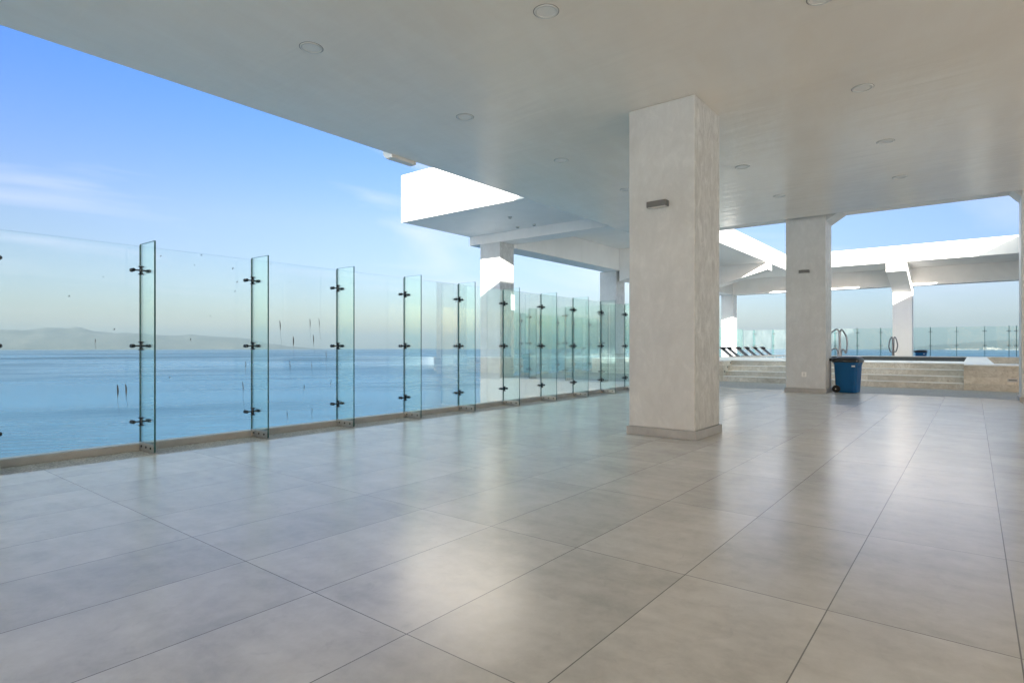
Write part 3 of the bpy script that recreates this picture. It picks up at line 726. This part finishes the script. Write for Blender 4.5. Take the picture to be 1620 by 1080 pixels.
# ================================================================ BINS
def make_bin():
    r = bpy.data.objects.new('trash_bin', None); C.objects.link(r)
    m = MB()
    prof = [(0.012, 0.238, 0.235), (0.05, 0.248, 0.245), (0.60, 0.274, 0.275), (0.76, 0.280, 0.282), (0.765, 0.292, 0.292), (0.84, 0.296, 0.296)]
    m.loft([rrect(0, 0, a, b, 0.07, z, 7) for z, a, b in prof], smooth=False)
    body = m.build('body', M['bin'], r, bevel=0.004)
    for sd_ in (-1, 1):                                 # raised panel on each long side
        m = MB(); m.prism([(-0.10, 0.0), (0.135, 0.0), (0.135, 0.56), (0.10, 0.60), (-0.105, 0.60), (-0.135, 0.56)], 'y', 0, 0.012)
        for v in m.bm.verts:
            z = v.co.z + 0.06; yy = v.co.y; v.co.z = z; v.co.y = sd_*(0.244 + (z-0.012)*0.055 + yy*0.7)
        m.build('side_panel', M['bin'], r, bevel=0.003)
    m = MB(); m.box(0.25, 0.288, -0.09, 0.09, 0.68, 0.73); m.build('front_grip', M['bin'], r, bevel=0.008)
    m = MB()
    m.loft([rrect(0, 0, 0.320, 0.315, 0.08, 0.815, 7), rrect(0, 0, 0.326, 0.322, 0.08, 0.83, 7), rrect(0, 0, 0.324, 0.320, 0.08, 0.893, 7), rrect(0.0, 0, 0.310, 0.305, 0.09, 0.915, 7), rrect(0.05, 0, 0.25, 0.24, 0.1, 0.962, 7), rrect(0.08, 0, 0.16, 0.16, 0.1, 0.975, 7)])
    lid = m.build('lid', M['lid'], r)
    m = MB(); m.prism([(-0.33, 0.83), (-0.33, 0.925), (-0.40, 0.915), (-0.475, 0.905), (-0.485, 0.88), (-0.42, 0.86)], 'y', -0.24, 0.24); m.build('handle', M['lid'], r, bevel=0.012)
    for s in (-1, 1):
        m = MB(); m.cyl((-0.215, s*0.245, 0.102), (-0.215, s*0.305, 0.102), 0.098, 28); wh = m.build('wheel', M['rubber'], r, bevel=0.008)
        m = MB(); m.cyl((-0.215, s*0.3055, 0.102), (-0.215, s*0.313, 0.102), 0.045, 18); m.build('rim', M['lid'], wh)
        m = MB(); m.cyl((-0.215, s*0.3135, 0.102), (-0.215, s*0.320, 0.102), 0.014, 12); m.build('axle_cap', M['plastic'], wh)
    m = MB(); m.box(0.16, 0.24, -0.300, -0.2975, 0.70, 0.74); m.build('sticker', M['plastic'], r)
    return r
b0 = make_bin(); b0.location = (-2.66, 18.02, 0.002); b0.rotation_euler = (0, 0, R(-6))
tag(b0, 'blue wheeled bin with black lid standing beside the far column', 'bin', 'blue bins with black lids')
b1 = copy_tree(b0); b1.location = (-2.63, 45.5, 0.043); b1.rotation_euler = (0, 0, R(-4))
tag(b1, 'blue bin far beyond the pool, only its top showing above the rim', 'bin', 'blue bins with black lids')

# ================================================================ LOUNGERS
def make_lounger():
    # head end towards -x, feet towards +x
    r = bpy.data.objects.new('sun_lounger', None); C.objects.link(r)
    m = MB(); m.prism([(-0.02, 0.33), (0.01, 0.355), (-0.50, 0.80), (-0.53, 0.775)], 'y', -0.27, 0.27); m.build('backrest', M['sling'], r, bevel=0.006)
    m = MB(); m.prism([(0.0, 0.32), (1.25, 0.32), (1.25, 0.35), (0.0, 0.35)], 'y', -0.27, 0.27); m.build('seat', M['sling'], r, bevel=0.006)
    m = MB(); m.prism([(-0.475, 0.80), (-0.36, 0.70), (-0.33, 0.735), (-0.37, 0.79), (-0.445, 0.825)], 'y', -0.2, 0.2); m.build('headrest', M['rubber'], r, bevel=0.015)
    m = MB()
    for s in (-1, 1):
        m.tube([(-0.56, s*0.285, 0.81), (0.0, s*0.285, 0.335), (1.28, s*0.285, 0.335)], 0.014, 8)
    m.tube([(1.28, -0.285, 0.335), (1.28, 0.285, 0.335)], 0.014, 8); m.tube([(-0.56, -0.285, 0.81), (-0.56, 0.285, 0.81)], 0.014, 8)
    for s in (-1, 1): m.tube([(-0.33, s*0.285, 0.60), (-0.62, s*0.285, 0.335), (0.0, s*0.285, 0.335)], 0.012, 8)
    m.build('frame', M['frame'], r)
    for x in (-0.45, 1.05):
        for s in (-1, 1):
            m = MB(); m.cyl((x, s*0.285, 0.33), (x, s*0.285, 0.0), 0.014, 10); m.build('leg', M['frame'], r)
    return r
lg = make_lounger()
labs = ['dark sun lounger at the left end of the row, half hidden by the big column', 'second dark sun lounger of the row counted from the big column', 'third sun lounger from the big column, pale gap on either side',
        'fourth sun lounger from the big column, with the darkest headrest', 'fifth sun lounger from the big column', 'last sun lounger of the row, nearest the far column']
ys = [28.75, 29.7, 31.15, 32.6, 34.1, 35.6]
for i, y in enumerate(ys):
    o = lg if i == 0 else copy_tree(lg)
    o.location = (-9.15, y, 0.401); o.rotation_euler = (0, 0, R(2.0*math.sin(i*2.1)))
    tag(o, labs[i], 'sun lounger', 'dark sun loungers in a row beside the pool')
